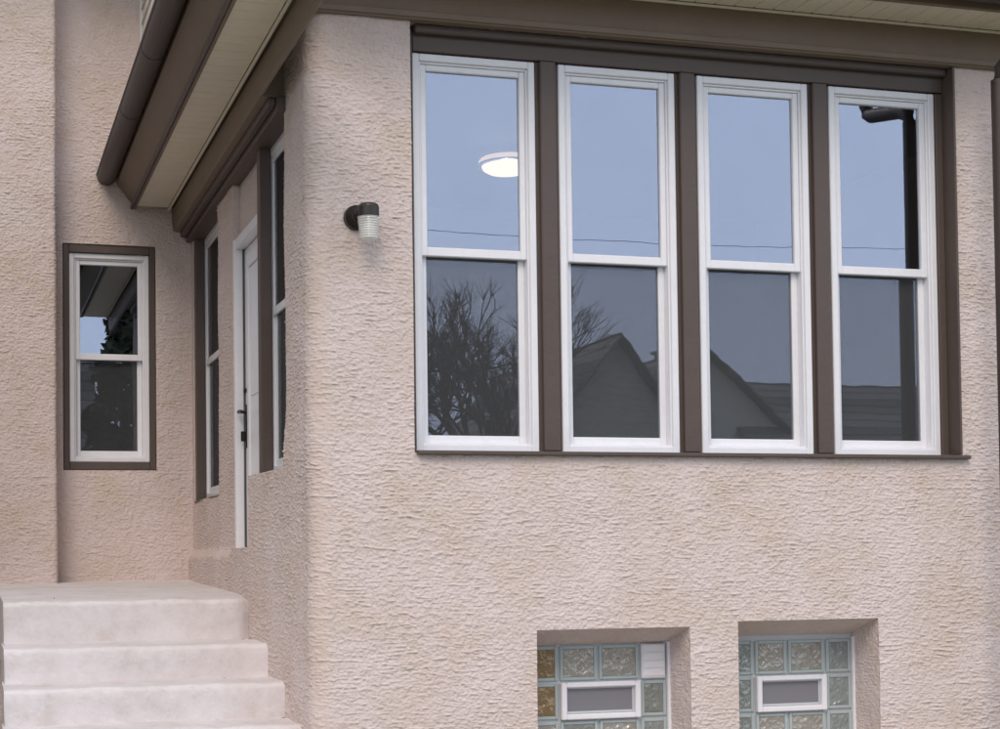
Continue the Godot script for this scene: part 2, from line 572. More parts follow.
	put("roof", bx(Vector3(-3.9, 6.05, BACK_Z - 3.0), Vector3(3.95, 6.2, BACK_Z + 0.85), 0.01), M.frieze_brown, house)


# ---------------------------------------------------------------- windows
func ring(b: MB, w: float, h: float, x0: float, y0: float, side: float, top: float, bottom: float, z0: float, z1: float, ch := 0.003) -> void:
	b.box(Vector3(x0, y0, z0), Vector3(x0 + side, y0 + h, z1), ch)
	b.box(Vector3(x0 + w - side, y0, z0), Vector3(x0 + w, y0 + h, z1), ch)
	b.box(Vector3(x0 + side, y0 + h - top, z0), Vector3(x0 + w - side, y0 + h, z1 - 0.0006), ch)
	b.box(Vector3(x0 + side, y0, z0), Vector3(x0 + w - side, y0 + bottom, z1 - 0.0006), ch)


# white double-hung window; origin at the lower left of its face, z outwards
func make_window(w: float, h: float, meet: float, parent: Node, with_screen := true) -> Node3D:
	var t := base("window", Vector3.ZERO, parent)
	var f := MB.new()
	ring(f, w, h, 0.0, 0.0, 0.036, 0.036, 0.034, -0.095, 0.0, 0.004)
	ring(f, w - 0.072, h - 0.07, 0.036, 0.034, 0.010, 0.010, 0.008, -0.094, -0.013, 0.002)
	put("frame", f, M.vinyl_white, t)
	var sw := w - 0.092
	# upper sash, in the outer track
	var u := MB.new()
	var uh := h - 0.046 - meet + 0.026
	ring(u, sw, uh, 0.046, meet - 0.026, 0.031, 0.031, 0.044, -0.050, -0.022, 0.004)
	put("upper_sash", u, M.vinyl_white, t)
	put("pane", bx(Vector3(0.072, meet + 0.012, -0.040), Vector3(w - 0.072, h - 0.072, -0.0385), 0.0), M.window_glass, t)
	# lower sash, in the inner track
	var l := MB.new()
	ring(l, sw, meet + 0.014 - 0.042, 0.046, 0.042, 0.034, 0.036, 0.040, -0.085, -0.056, 0.004)
	put("lower_sash", l, M.vinyl_white, t)
	put("pane", bx(Vector3(0.076, 0.078, -0.074), Vector3(w - 0.076, meet - 0.018, -0.0725), 0.0), M.window_glass, t)
	if with_screen:
		put("screen", bx(Vector3(0.078, 0.080, -0.0665), Vector3(w - 0.078, meet - 0.020, -0.0660), 0.0), M.insect_screen, t)
	var lk := MB.new()
	lk.box(Vector3(w * 0.5 - 0.03, meet + 0.014, -0.082), Vector3(w * 0.5 + 0.03, meet + 0.024, -0.06), 0.003)
	put("sash_lock", lk, M.vinyl_white, t)
	return t


func build_windows() -> void:
	var x0 := -0.19
	for k in 4:
		var w := make_window(0.6395, 1.95, 0.985, house)
		w.position = Vector3(x0 + k * 0.7652, 1.95, 0.0)
		tag(w, ["white double-hung window beside the wall lantern, ceiling lamp seen through it", "second white double-hung window from the wall lantern", "third white double-hung window from the wall lantern", "white double-hung window beside the downspout"][k])
	for k in 3:
		var a := x0 + 0.6395 + k * 0.7652
		var m := MB.new()
		m.box(Vector3(a + 0.003, 1.952, -0.10), Vector3(a + 0.1227, 3.905, -0.008), 0.003)
		m.box(Vector3(a + 0.021, 1.953, -0.007), Vector3(a + 0.1047, 3.904, 0.022), 0.006)
		put("mullion", m, M.trim_brown, house)
	var cs := MB.new()
	cs.box(Vector3(2.7455 + 0.002, 1.951, -0.10), Vector3(2.79, 3.90, 0.008), 0.003)
	cs.box(Vector3(2.7905, 1.951, -0.10), Vector3(2.803, 4.02, 0.102), 0.002)
	put("window_casing", cs, M.trim_brown, house)
	put("window_casing", bx(Vector3(-0.222, 1.951, -0.10), Vector3(-0.192, 4.02, 0.015)), M.trim_brown, house)
	var hd := MB.new()
	hd.box(Vector3(-0.19, 3.906, -0.12), Vector3(2.789, 4.03, 0.012), 0.003)
	hd.box(Vector3(-0.19, 3.985, 0.0125), Vector3(2.789, 4.029, 0.055), 0.008)
	put("header_board", hd, M.trim_brown, house)
	var sill := MB.new()
	sill.box(Vector3(-0.222, 1.918, -0.26), Vector3(2.79, 1.948, 0.085), 0.004)
	sill.box(Vector3(-0.215, 1.925, 0.0855), Vector3(2.838, 1.945, 0.125), 0.004)
	put("window_sill", sill, M.trim_brown, house)
	# narrow window in the recessed wall
	var nb := MB.new()
	ring(nb, 0.645, 1.587, -1.638, 2.075, 0.042, 0.058, 0.055, BACK_Z - 0.11, BACK_Z - 0.006, 0.004)
	put("window_casing", nb, M.trim_brown, house)
	var nw := make_window(0.559, 1.472, 0.748, house)
	nw.position = Vector3(-1.595, 2.131, BACK_Z - 0.024)
	tag(nw, "narrow white double-hung window in the recessed wall above the landing")
	# windows of the porch's side wall look towards -x
	var s1 := make_window(0.66, 1.80, 0.90, house)
	s1.rotation.y = -PI * 0.5
	s1.scale.z = 0.4
	s1.position = Vector3(-0.669, 1.90, -1.185)
	tag(s1, "white window in the porch side, between wall corner and door")
	var s2 := make_window(0.97, 1.84, 0.97, house)
	s2.rotation.y = -PI * 0.5
	s2.scale.z = 0.4
	s2.position = Vector3(-0.665, 1.86, -3.56)
	tag(s2, "white window in the porch side, deepest in the recess")
	var post := MB.new()
	post.box(Vector3(-0.733, 1.90, -1.20), Vector3(-0.671, 3.72, -1.118), 0.004)
	put("post", post, M.trim_brown, house)
	var cj := MB.new()
	cj.box(Vector3(-0.728, 1.855, -3.585), Vector3(-0.667, 3.72, -3.503), 0.004)
	put("window_casing", cj, M.trim_brown, house)
	put("window_casing", bx(Vector3(-0.70, 1.855, -2.528), Vector3(-0.60, 3.72, -2.52)), M.trim_brown, house)
	put("window_casing", bx(Vector3(-0.70, 1.90, -0.47), Vector3(-0.60, 3.72, -0.463)), M.trim_brown, house)
	var s := MB.new()
	s.box(Vector3(-0.745, 1.875, -1.21), Vector3(-0.60, 1.897, -0.47), 0.003)
	put("window_sill", s, M.trim_brown, house)
	s = MB.new()
	s.box(Vector3(-0.738, 1.835, -3.58), Vector3(-0.60, 1.853, -2.53), 0.003)
	put("window_sill", s, M.trim_brown, house)


func build_door() -> void:
	var d := base("door", Vector3(-0.67, 1.5, -1.6), house)
	tag(d, "white storm door with black lever in the porch side wall")
	var f := MB.new()
	# far jamb, head and near jamb (local: x inwards, z along the wall)
	f.box(Vector3(-0.066, 0.0, -0.365), Vector3(0.05, 1.86, -0.318), 0.004)
	f.box(Vector3(-0.060, 1.80, -0.3175), Vector3(0.05, 1.86, 0.40), 0.004)
	f.box(Vector3(-0.010, 0.0, 0.335), Vector3(0.05, 1.7995, 0.40), 0.004)
	put("frame", f, M.vinyl_white, d)
	put("threshold", bx(Vector3(-0.10, -0.022, -0.36), Vector3(0.05, -0.001, 0.36)), M.vinyl_white, d)
	var sl := MB.new()
	ring(sl, 0.63, 1.785, -0.305, 0.008, 0.10, 0.12, 0.2, 0.0, 0.04, 0.004)
	var slab := put("leaf", sl, M.vinyl_white, d)
	slab.rotation.y = -PI * 0.5
	slab.position = Vector3(0.035, 0, 0.0)
	var pl := MB.new()
	pl.box(Vector3(0.006, 0.21, -0.204), Vector3(0.026, 1.67, 0.224), 0.002)
	for q in [[0.24, 0.80], [0.90, 1.62]]:
		pl.box(Vector3(0.0, q[0], -0.17), Vector3(0.0055, q[1], 0.19), 0.003)
	put("panel", pl, M.vinyl_white, d)
	put("weather_strip", bx(Vector3(-0.016, 0.01, -0.3175), Vector3(0.034, 1.795, -0.299), 0.001), M.gasket, d)
	var hn := MB.new()
	hn.box(Vector3(-0.014, 0.60, -0.296), Vector3(-0.003, 0.86, -0.262), 0.004)
	hn.tube([Vector3(-0.012, 0.815, -0.279), Vector3(-0.055, 0.815, -0.279)], [0.009, 0.009], 10)
	hn.tube([Vector3(-0.052, 0.815, -0.284), Vector3(-0.055, 0.815, -0.23), Vector3(-0.052, 0.81, -0.18)], [0.011, 0.01, 0.008], 10)
	hn.box(Vector3(-0.04, 0.64, -0.288), Vector3(-0.0145, 0.70, -0.27), 0.004)
	put("handle", hn, M.lever_black, d)
	var lk := MB.new()
	lk.tube([Vector3(-0.004, 0.945, -0.279), Vector3(-0.022, 0.945, -0.279)], [0.014, 0.012], 12)
	put("lock", lk, M.lever_black, d)


# ---------------------------------------------------------------- glass-block basement windows
func build_basement() -> void:
	var zf := -0.150
	var cols := [[0.40, 0.598, 0.812, 1.043, 1.196], [1.487, 1.697, 1.892, 2.117, 2.276]]
	var rows := [0.985, 0.797, 0.603, 0.41]
	for w in 2:
		var c: Array = cols[w]
		var bw := base("basement_window", Vector3.ZERO, house)
		tag(bw, ["glass block basement window with a white plate at its top corner", "glass block basement window whose top row is all glass"][w])
		var mo := MB.new()
		mo.box(Vector3(c[0] - 0.02, 0.32, zf - 0.07), Vector3(c[4] + 0.03, 1.02, zf - 0.012), 0.0)
		put("mortar", mo, M.block_mortar, bw)
		for r in 3:
			for k in 4:
				var x0: float = c[k] + 0.006
				var x1: float = c[k + 1] - 0.006
				var y1: float = rows[r] - 0.006
				var y0: float = (rows[r + 1] if r < 2 else rows[3]) + 0.006
				if r == 1 and (k == 1 or k == 2):
					continue
				if w == 0 and r == 0 and k == 3:
					var wp := MB.new()
					wp.box(Vector3(x0, y0, zf - 0.01), Vector3(x1 - 0.01, y1, zf + 0.012), 0.004)
					for q in 4:
						wp.box(Vector3(x0 + 0.006, y0 + 0.012 + q * 0.042, zf + 0.0125), Vector3(x1 - 0.016, y0 + 0.046 + q * 0.042, zf + 0.017), 0.002)
					put("vent_cover", wp, M.vinyl_white, bw)
					continue
				var gb := MB.new()
				ring(gb, x1 - x0, y1 - y0, x0, y0, 0.017, 0.017, 0.017, zf - 0.011, zf, 0.005)
				var o := put("glass_block", gb, M.block_rim, bw)
				var fc := MB.new()
				fc.box(Vector3(x0 + 0.0175, y0 + 0.0175, zf - 0.012), Vector3(x1 - 0.0175, y1 - 0.0175, zf - 0.004), 0.002)
				# the pressed wavy face of each block is part of that block's mesh
				o.mesh = two(gb, M.block_rim, fc, M["glass_block_%d" % ([3, 1, 1, 2, 3, 0, 0, 0, 1, 0, 1, 2, 0, 1, 1, 2, 0, 2, 2, 2, 0, 1, 1, 2][w * 12 + r * 4 + k])])
				o.material_override = null
		# opening vent: white frame round a grey screen
		var vf := MB.new()
		var vx0: float = c[1] + 0.004
		var vx1: float = c[3] - 0.004
		ring(vf, vx1 - vx0, 0.188, vx0, 0.606, 0.030, 0.026, 0.028, zf - 0.012, zf + 0.022, 0.005)
		put("vent_frame", vf, M.vinyl_white, bw)
		var vs := MB.new()
		ring(vs, vx1 - vx0 - 0.061, 0.133, vx0 + 0.0305, 0.6345, 0.010, 0.008, 0.012, zf - 0.010, zf - 0.001, 0.002)
		put("vent_sash", vs, M.block_mortar, bw)
		put("vent_screen", bx(Vector3(vx0 + 0.041, 0.647, zf - 0.0115), Vector3(vx1 - 0.041, 0.759, zf - 0.007), 0.0), M.vent_screen, bw)
		put("edge_strip", bx(Vector3(c[4] - 0.004, 0.33, zf - 0.01), Vector3(c[4] + 0.012, 0.99, zf + 0.018)), M.vinyl_white, bw)


func two(a: MB, ma: Material, b: MB, mb: Material) -> ArrayMesh:
	var m := a.mesh()
	var arr := []
	arr.resize(Mesh.ARRAY_MAX)
	arr[Mesh.ARRAY_VERTEX] = b.v
	arr[Mesh.ARRAY_NORMAL] = b.n
	arr[Mesh.ARRAY_INDEX] = b.i
	m.add_surface_from_arrays(Mesh.PRIMITIVE_TRIANGLES, arr)
	m.surface_set_material(0, ma)
	m.surface_set_material(1, mb)
	return m


# ---------------------------------------------------------------- eaves
func build_eaves() -> void:
	# front: frieze board, soffit of slats, fascia
	var fr := MB.new()
	fr.box(Vector3(-0.845, 4.022, 0.062), Vector3(3.95, 4.222, 0.118), 0.004)
	fr.box(Vector3(-0.845, 4.03, 0.1185), Vector3(3.95, 4.06, 0.128), 0.003)
	put("frieze_board", fr, M.frieze_brown, house)
	var so := base("soffit", Vector3(0, 4.222, 0), house)
	put("channel", bx(Vector3(-0.74, -0.012, 0.119), Vector3(3.95, 0.0, 0.137), 0.003), M.soffit_cream, so)
	put("backing", bx(Vector3(-0.74, 0.012, 0.10), Vector3(3.95, 0.02, 0.42), 0.0), M.soffit_gap, so)
	var slat := bx(Vector3(-0.0535, 0.0, 0.1375), Vector3(0.0535, 0.0115, 0.415), 0.005).mesh()
	for k in 42:
		put("slat", slat, M.soffit_cream, so).position.x = -0.68 + k * 0.111
	put("fascia", bx(Vector3(-0.74, 4.20, 0.416), Vector3(3.95, 4.40, 0.44), 0.004), M.frieze_brown, house)
	# side: beam, soffit of slats, sloped fascia
	var bm := MB.new()
	bm.prism([Vector2(-0.70, 3.775), Vector2(-0.855, 3.775), Vector2(-0.866, 3.785), Vector2(-0.872, 3.86), Vector2(-0.872, 3.93), Vector2(-0.70, 3.93)], BACK_Z - 0.01, -0.45, func(u, v, w): return Vector3(u, v, w))
	bm.prism([Vector2(-0.846, 3.775), Vector2(-0.855, 3.775), Vector2(-0.866, 3.785), Vector2(-0.872, 3.86), Vector2(-0.872, 3.93), Vector2(-0.846, 3.93)], -0.4495, 1.05, func(u, v, w): return Vector3(u, v, w))
	put("frieze_board", bm, M.frieze_brown, house)
	var hb := MB.new()
	hb.box(Vector3(-0.775, 3.70, -3.66), Vector3(-0.62, 3.774, -0.42), 0.004)
	hb.box(Vector3(-0.815, 3.735, -3.66), Vector3(-0.7755, 3.774, -0.455), 0.006)
	put("header_board", hb, M.trim_brown, house)
	var ss := base("soffit", Vector3(0, 3.935, 0), house)
	put("channel", bx(Vector3(-0.905, -0.012, BACK_Z), Vector3(-0.888, 0.0, 1.05), 0.003), M.soffit_cream, ss)
	put("backing", bx(Vector3(-1.13, 0.012, BACK_Z), Vector3(-0.86, 0.02, 1.05), 0.0), M.soffit_gap, ss)
	var ssl := bx(Vector3(-1.128, 0.0, -0.0535), Vector3(-0.9055, 0.0115, 0.0535), 0.005).mesh()
	for k in 42:
		put("slat", ssl, M.soffit_cream, ss).position.z = 0.99 - k * 0.111
	var fa := MB.new()
	fa.prism([Vector2(-1.129, 3.925), Vector2(-1.148, 3.925), Vector2(-1.152, 3.955), Vector2(-1.262, 4.10), Vector2(-1.262, 4.19), Vector2(-1.129, 4.19)], BACK_Z - 0.01, 1.05, func(u, v, w): return Vector3(u, v, w))
	put("fascia", fa, M.frieze_brown, house)
	var ft := MB.new()
	ft.box(Vector3(-1.166, 3.921, BACK_Z), Vector3(-1.1525, 3.95, 1.05), 0.003)
	put("fascia", ft, M.trim_brown, house)
	# white lap siding of the storey above, beyond the gutter
	var sd := base("siding", Vector3(-1.07, 4.3, -3.66), house)
	for k in 20:
		var b := MB.new()
		b.prism([Vector2(0.0, 0.0), Vector2(-0.016, 0.0), Vector2(-0.002, 0.108), Vector2(0.0, 0.108)], 0.0, 1.3, func(u, v, w): return Vector3(u, v, w))
		put("siding_board", b, M.siding_white, sd).position.y = k * 0.105
	put("corner_board", bx(Vector3(-0.024, 0.0, -0.02), Vector3(0.0, 2.1, 0.02)), M.siding_white, sd)
	put("backing", bx(Vector3(0.001, 0.0, 0.0), Vector3(0.1, 2.1, 1.3), 0.0), M.soffit_gap, sd)


func gutter_trough(b: MB, w0: float, w1: float, to3: Callable, r := 0.068) -> void:
	# half round with a rolled front edge, open on top
	var pts := []
	for k in 13:
		var t := PI + PI * k / 12.0
		pts.append(Vector2(cos(t) * r, sin(t) * r))
	var outl := pts.duplicate()
	var inn := []
	for p in pts:
		inn.append(p * 0.95)
	inn.reverse()
	outl.append_array(inn)
	b.prism(outl, w0, w1, to3)


func build_gutters() -> void:
	var g := base("rain_gutter", Vector3(-1.333, 4.152, 0))
	tag(g, "dark brown half-round gutter along the porch's side eave", "gutter")
	var b := MB.new()
	gutter_trough(b, BACK_Z + 0.01, 1.07, func(u, v, w): return Vector3(u, v, w))
	put("trough", b, M.gutter_brown, g)
	b = MB.new()
	b.tube([Vector3(-0.066, 0.004, BACK_Z + 0.01), Vector3(-0.066, 0.004, 1.07)], [0.009, 0.009], 8)
	put("bead", b, M.gutter_brown, g)
	b = MB.new()
	b.prism([Vector2(-0.068, 0.006), Vector2(-0.06, -0.036), Vector2(-0.035, -0.06), Vector2(0, -0.07), Vector2(0.035, -0.06), Vector2(0.06, -0.036), Vector2(0.068, 0.006)], BACK_Z + 0.002, BACK_Z + 0.012, func(u, v, w): return Vector3(u, v, w))
	put("end_cap", b, M.gutter_brown, g)
	for z in [-2.05, -0.95, 0.1]:
		b = MB.new()
		gutter_trough(b, z - 0.012, z + 0.012, func(u, v, w): return Vector3(u, v, w), 0.071)
		b.box(Vector3(0.068, -0.03, z - 0.016), Vector3(0.082, 0.0, z + 0.016), 0.004)
		put("strap", b, M.gutter_brown, g)
	var f := base("rain_gutter", Vector3(0, 4.28, 0.512))
	f.name = "rain_gutter_001"
	tag(f, "dark brown half-round gutter along the porch's front eave, above the frame", "gutter")
	b = MB.new()
	gutter_trough(b, -0.76, 3.95, func(u, v, w): return Vector3(w, v, u))
	put("trough", b, M.gutter_brown, f)
	# downspout: out of the front gutter, back towards the wall, then down beside the last window
	var d := base("downspout", Vector3(2.89, 0, 0))
	tag(d, "dark brown downspout at the end of the window row", "downspout")
	b = MB.new()
	b.tube([Vector3(0, 4.25, 0.76), Vector3(0, 4.09, 0.76), Vector3(0, 4.04, 0.74), Vector3(0, 4.02, 0.71), Vector3(0, 3.965, 0.43), Vector3(0, 3.93, 0.365), Vector3(0, 3.86, 0.34)], [0.042, 0.042, 0.042, 0.042, 0.042, 0.042, 0.042], 14)
	put("elbow", b, M.gutter_brown, d)
	b = MB.new()
	b.tube([Vector3(0, 3.88, 0.34), Vector3(0, 0.25, 0.34), Vector3(0, 0.16, 0.40)], [0.04, 0.04, 0.04], 14)
	put("pipe", b, M.gutter_brown, d)
	b = MB.new()
	b.box(Vector3(-0.04, 4.245, 0.45), Vector3(0.04, 4.27, 0.76), 0.004)
	put("outlet", b, M.gutter_brown, d)


# ---------------------------------------------------------------- steps
func build_steps() -> void:
	var s := base("concrete_steps", Vector3.ZERO)
	tag(s, "pale painted concrete steps with a landing beside the porch", "steps")
	var noz := FastNoiseLite.new()
	noz.seed = 77
	noz.frequency = 1.0
	# [top at front, top at back, z front, z back, bottom]
	var data := [[1.222, 1.296, -1.205, -3.70, 0.98], [0.994, 1.0, -0.80, -1.32, 0.80], [0.816, 0.822, -0.47, -0.92, 0.62], [0.636, 0.642, -0.14, -0.59, 0.44], [0.456, 0.462, 0.19, -0.26, 0.26], [0.276, 0.282, 0.52, 0.07, 0.08], [0.10, 0.104, 0.85, 0.40, -0.05]]
	for k in data.size():
		var d: Array = data[k]
		var right := -0.715 if d[2] < 0.05 else -0.76
		var left: float = -2.112 - 0.008 * k
		var b := MB.new()
		var prof := []
		var r := 0.03
		var zf: float = d[2]
		for t in 9:
			prof.append(Vector2(lerpf(d[3], zf - r, t / 8.0), lerpf(d[1], d[0], t / 8.0)))
		for t in range(1, 6):
			var a := PI * 0.5 * (1.0 - t / 5.0)
			prof.append(Vector2(zf - r + cos(a) * r, d[0] - r + sin(a) * r))
		for t in range(1, 9):
			prof.append(Vector2(zf - 0.006 * t / 8.0, lerpf(d[0] - r, d[4], t / 8.0)))
		var nx := 56
		var grid := []
		for a in nx + 1:
			var x := lerpf(left, right, float(a) / nx)
			var col := []
			for p in prof:
				var bulge := noz.get_noise_3d(x * 3.0, p.y * 6.0 + k * 5.0, p.x * 3.0) * 0.006 + noz.get_noise_3d(x * 11.0, p.y * 16.0 + k * 9.0, p.x * 11.0) * 0.0028 + (noz.get_noise_3d(x * 24.0, k * 9.0, p.y * 30.0) - 0.25) * 0.007 * (1.0 if absf(p.x - zf) < 0.05 and p.y > d[0] - 0.05 else 0.0)
				# the landing's free corner is worn round where it meets the wall
				var worn := 0.0
				if k == 0:
					worn = 0.05 * pow(clampf((x + 0.86) / 0.08, 0.0, 1.0), 2.0)
				var sag := noz.get_noise_2d(x * 2.0 + k * 3.0, 4.0) * 0.006
				col.append(Vector3(x, p.y + bulge * 0.6 + sag - worn * clampf((p.x + 1.5) / 0.3, 0.0, 1.0) * 0.5, p.x + bulge - (worn if p.x > zf - 0.1 else 0.0)))
			grid.append(col)
		for a in nx:
			for c in prof.size() - 1:
				var q := [grid[a][c], grid[a + 1][c], grid[a + 1][c + 1], grid[a][c + 1]]
				var nm := []
				for e in [[a, c], [a + 1, c], [a + 1, c + 1], [a, c + 1]]:
					var du: Vector3 = grid[mini(e[0] + 1, nx)][e[1]] - grid[maxi(e[0] - 1, 0)][e[1]]
					var dv: Vector3 = grid[e[0]][mini(e[1] + 1, prof.size() - 1)] - grid[e[0]][maxi(e[1] - 1, 0)]
					nm.append(dv.cross(du).normalized())
				b.smooth4(q[0], q[1], q[2], q[3], nm[0], nm[1], nm[2], nm[3])
		# left end
		for c in prof.size() - 1:
			b.quad(grid[0][c], grid[0][c + 1], Vector3(left, d[4] - 0.1, grid[0][c + 1].z), Vector3(left, d[4] - 0.1, grid[0][c].z), Vector3.LEFT)
		put("landing" if k == 0 else "step", b, M.painted_concrete, s)
	put("footing", bx(Vector3(-2.06, -0.05, -3.6), Vector3(-0.72, 0.62, -0.95), 0.0), M.painted_concrete, s)
	# crumbs of dirt and leaf swept against the risers and the wall
	var cr := MB.new()
	rng.seed = 5
	for spot in [[-0.80, 0.994, -1.19, 9, 0.035], [-0.775, 0.816, -0.785, 12, 0.03], [-0.86, 0.634, -0.452, 90, 0.075], [-1.1, 0.634, -0.455, 14, 0.12], [-1.35, 0.994, -1.18, 8, 0.2], [-1.25, 0.816, -0.78, 5, 0.02], [-0.98, 0.816, -0.78, 3, 0.03], [-1.85, 1.232, -1.5, 1, 0.02]]:
		for k in spot[3]:
			var p := Vector3(spot[0] + rng.randfn() * spot[4], spot[1], spot[2] + absf(rng.randfn()) * 0.012)
			var e := rng.randf_range(0.002, 0.007)
			cr.box(p - Vector3(e * 1.3, 0.004, e), p + Vector3(e * 1.3, e * 0.8, e), 0.002)
	tag(put("debris", cr, M.grime), "dark crumbs of dirt and leaf along the step corners", "debris", "", "stuff")


# ---------------------------------------------------------------- lamps
func build_lamps() -> void:
	var l := base("wall_lantern", Vector3(-0.505, 3.05, FRONT_Z))
	tag(l, "small dark wall lantern with a clear jar shade beside the windows", "lantern")
	var b := MB.new()
	var disc := func(cz: float, r0: float, r1: float, z0: float, z1: float) -> void:
		b.tube([Vector3(0, 0, z0), Vector3(0, 0, z1)], [r0, r1], 24)
	disc.call(0.0, 0.062, 0.058, -0.005, 0.022)
	disc.call(0.0, 0.056, 0.03, 0.0225, 0.04)
	put("wall_plate", b, M.bronze, l)
	b = MB.new()
	b.tube([Vector3(0, 0.006, 0.035), Vector3(0.012, 0.016, 0.06), Vector3(0.03, 0.02, 0.085)], [0.024, 0.026, 0.026], 14)
	put("arm", b, M.bronze, l)
	b = MB.new()
	b.lathe(Vector3(0.036, 0, 0.10), [Vector2(0.0, 0.050), Vector2(0.036, 0.048), Vector2(0.047, 0.040), Vector2(0.050, 0.030), Vector2(0.050, -0.012), Vector2(0.044, -0.016), Vector2(0.0, -0.016)], 28)
	put("cap", b, M.bronze, l)
	b = MB.new()
	var prof := []
	for k in 22:
		var t := k / 21.0
		var r := lerpf(0.0535, 0.040, t) + (0.0012 if k % 2 == 0 else -0.0012)
		prof.append(Vector2(r if t < 0.9 else r * (1.0 - pow((t - 0.9) / 0.1, 2.0)), -0.0165 - t * 0.115))
	b.lathe(Vector3(0.036, 0, 0.10), prof, 28)
	put("jar_shade", b, M.frosted_glass, l)
	b = MB.new()
	b.lathe(Vector3(0.036, 0, 0.10), [Vector2(0.0, -0.02), Vector2(0.012, -0.02), Vector2(0.014, -0.04), Vector2(0.026, -0.062), Vector2(0.028, -0.08), Vector2(0.018, -0.098), Vector2(0.0, -0.104)], 16)
	put("bulb", b, M.bulb_white, l)
	# lit lamp on the porch ceiling
	var c := base("ceiling_light", Vector3(1.13, 4.035, -2.22))
	tag(c, "lit round ceiling lamp inside the porch behind the first window", "lamp")
	b = MB.new()
	b.lathe(Vector3.ZERO, [Vector2(0.0, 0.0), Vector2(0.175, 0.0), Vector2(0.185, -0.012), Vector2(0.19, -0.034)], 32)
	put("light_drum", b, M.lamp_drum, c)
	b = MB.new()
	b.lathe(Vector3.ZERO, [Vector2(0.17, -0.0345), Vector2(0.192, -0.0345), Vector2(0.192, -0.046), Vector2(0.16, -0.046)], 32)
	put("rim", b, M.lamp_rim, c)
	b = MB.new()
	b.lathe(Vector3.ZERO, [Vector2(0.166, -0.0465), Vector2(0.158, -0.066), Vector2(0.125, -0.086), Vector2(0.065, -0.098), Vector2(0.0, -0.101)], 32)
	put("light_shade", b, M.lamp_glow, c)
	var o := OmniLight3D.new()
	o.name = "ceiling_glow"
	o.light_color = Color(1.0, 0.92, 0.78)
	o.light_energy = 0.15
	o.light_size = 0.02
	o.omni_range = 8.0
	o.omni_attenuation = 2.0
	o.shadow_enabled = true
	o.position = Vector3(0, -0.075, 0)
	c.add_child(o)


# ---------------------------------------------------------------- the street across, seen in the panes
func branch(b: MB, tw: MB, p: Vector3, d: Vector3, len_: float, r: float, depth: int) -> void:
	var q := p + d * len_ * 0.5 + Vector3(rng.randfn(), rng.randfn() * 0.4, rng.randfn()) * len_ * 0.05
	var e := p + d * len_
	(b if depth < 2 else tw).tube([p, q, e], [r, r * 0.85, r * 0.65], 5 if depth < 3 else 3, false)
	if depth >= 6:
		return
	var kids := 3 if depth < 5 else 4
	for k in kids:
		var ax := Vector3(rng.randfn(), rng.randfn(), rng.randfn()).normalized()
		var nd := (d + ax * rng.randf_range(0.45, 0.8) + Vector3.UP * 0.16).normalized()
		branch(b, tw, p + d * len_ * rng.randf_range(0.6, 1.0), nd, len_ * rng.randf_range(0.62, 0.82), r * rng.randf_range(0.5, 0.66), depth + 1)


func bare_tree(at: Vector3, h: float, seed_: int, label: String) -> void:
	rng.seed = seed_
	var t := base("bare_tree", at)
	tag(t, label, "tree", "bare trees across the street")
	var b := MB.new()
	var tw := MB.new()
	branch(b, tw, Vector3.ZERO, Vector3.UP, h * 0.28, h * 0.022, 0)
	put("trunk", b, M.bark, t)
	put("crown", tw, M.bark, t)


func leafy(called: String, at: Vector3, r: Vector3, count: int, size: float, m: Material, seed_: int, label: String, category: String, group: String, cone := false) -> void:
	rng.seed = seed_
	var t := base(called, at)
	tag(t, label, category, group)
	var b := MB.new()
	b.tube([Vector3.ZERO, Vector3(0, r.y * 1.2, 0)], [r.x * 0.09, r.x * 0.04], 7)
	put("trunk", b, M.bark, t)
	var c := MB.new()
	for k in count:
		var q := Vector3.ZERO
		if cone:
			var y := 1.0 - sqrt(rng.randf())
			var a := rng.randf() * TAU
			var rr := (1.0 - y) * (0.55 + 0.45 * rng.randf()) * (0.8 + 0.2 * sin(y * 40.0))
			q = Vector3(cos(a) * rr * r.x, r.y * 0.15 + y * r.y * 1.9, sin(a) * rr * r.z)
		else:
			var d := Vector3(rng.randfn(), rng.randfn(), rng.randfn()).normalized() * (0.55 + 0.45 * sqrt(rng.randf()))
			q = d * r * (1.0 + 0.18 * sin(d.x * 7.0 + d.y * 5.0)) + Vector3(0, r.y, 0)
		var u := Vector3(rng.randfn(), rng.randfn(), rng.randfn()).normalized()
		var w := u.cross(Vector3(rng.randfn(), rng.randfn(), rng.randfn())).normalized()
		var s := size * rng.randf_range(0.6, 1.3)
		c.quad(q - u * s, q - w * s * 0.5, q + u * s, q + w * s * 0.5, u.cross(w).normalized())
	put("crown", c, m, t)


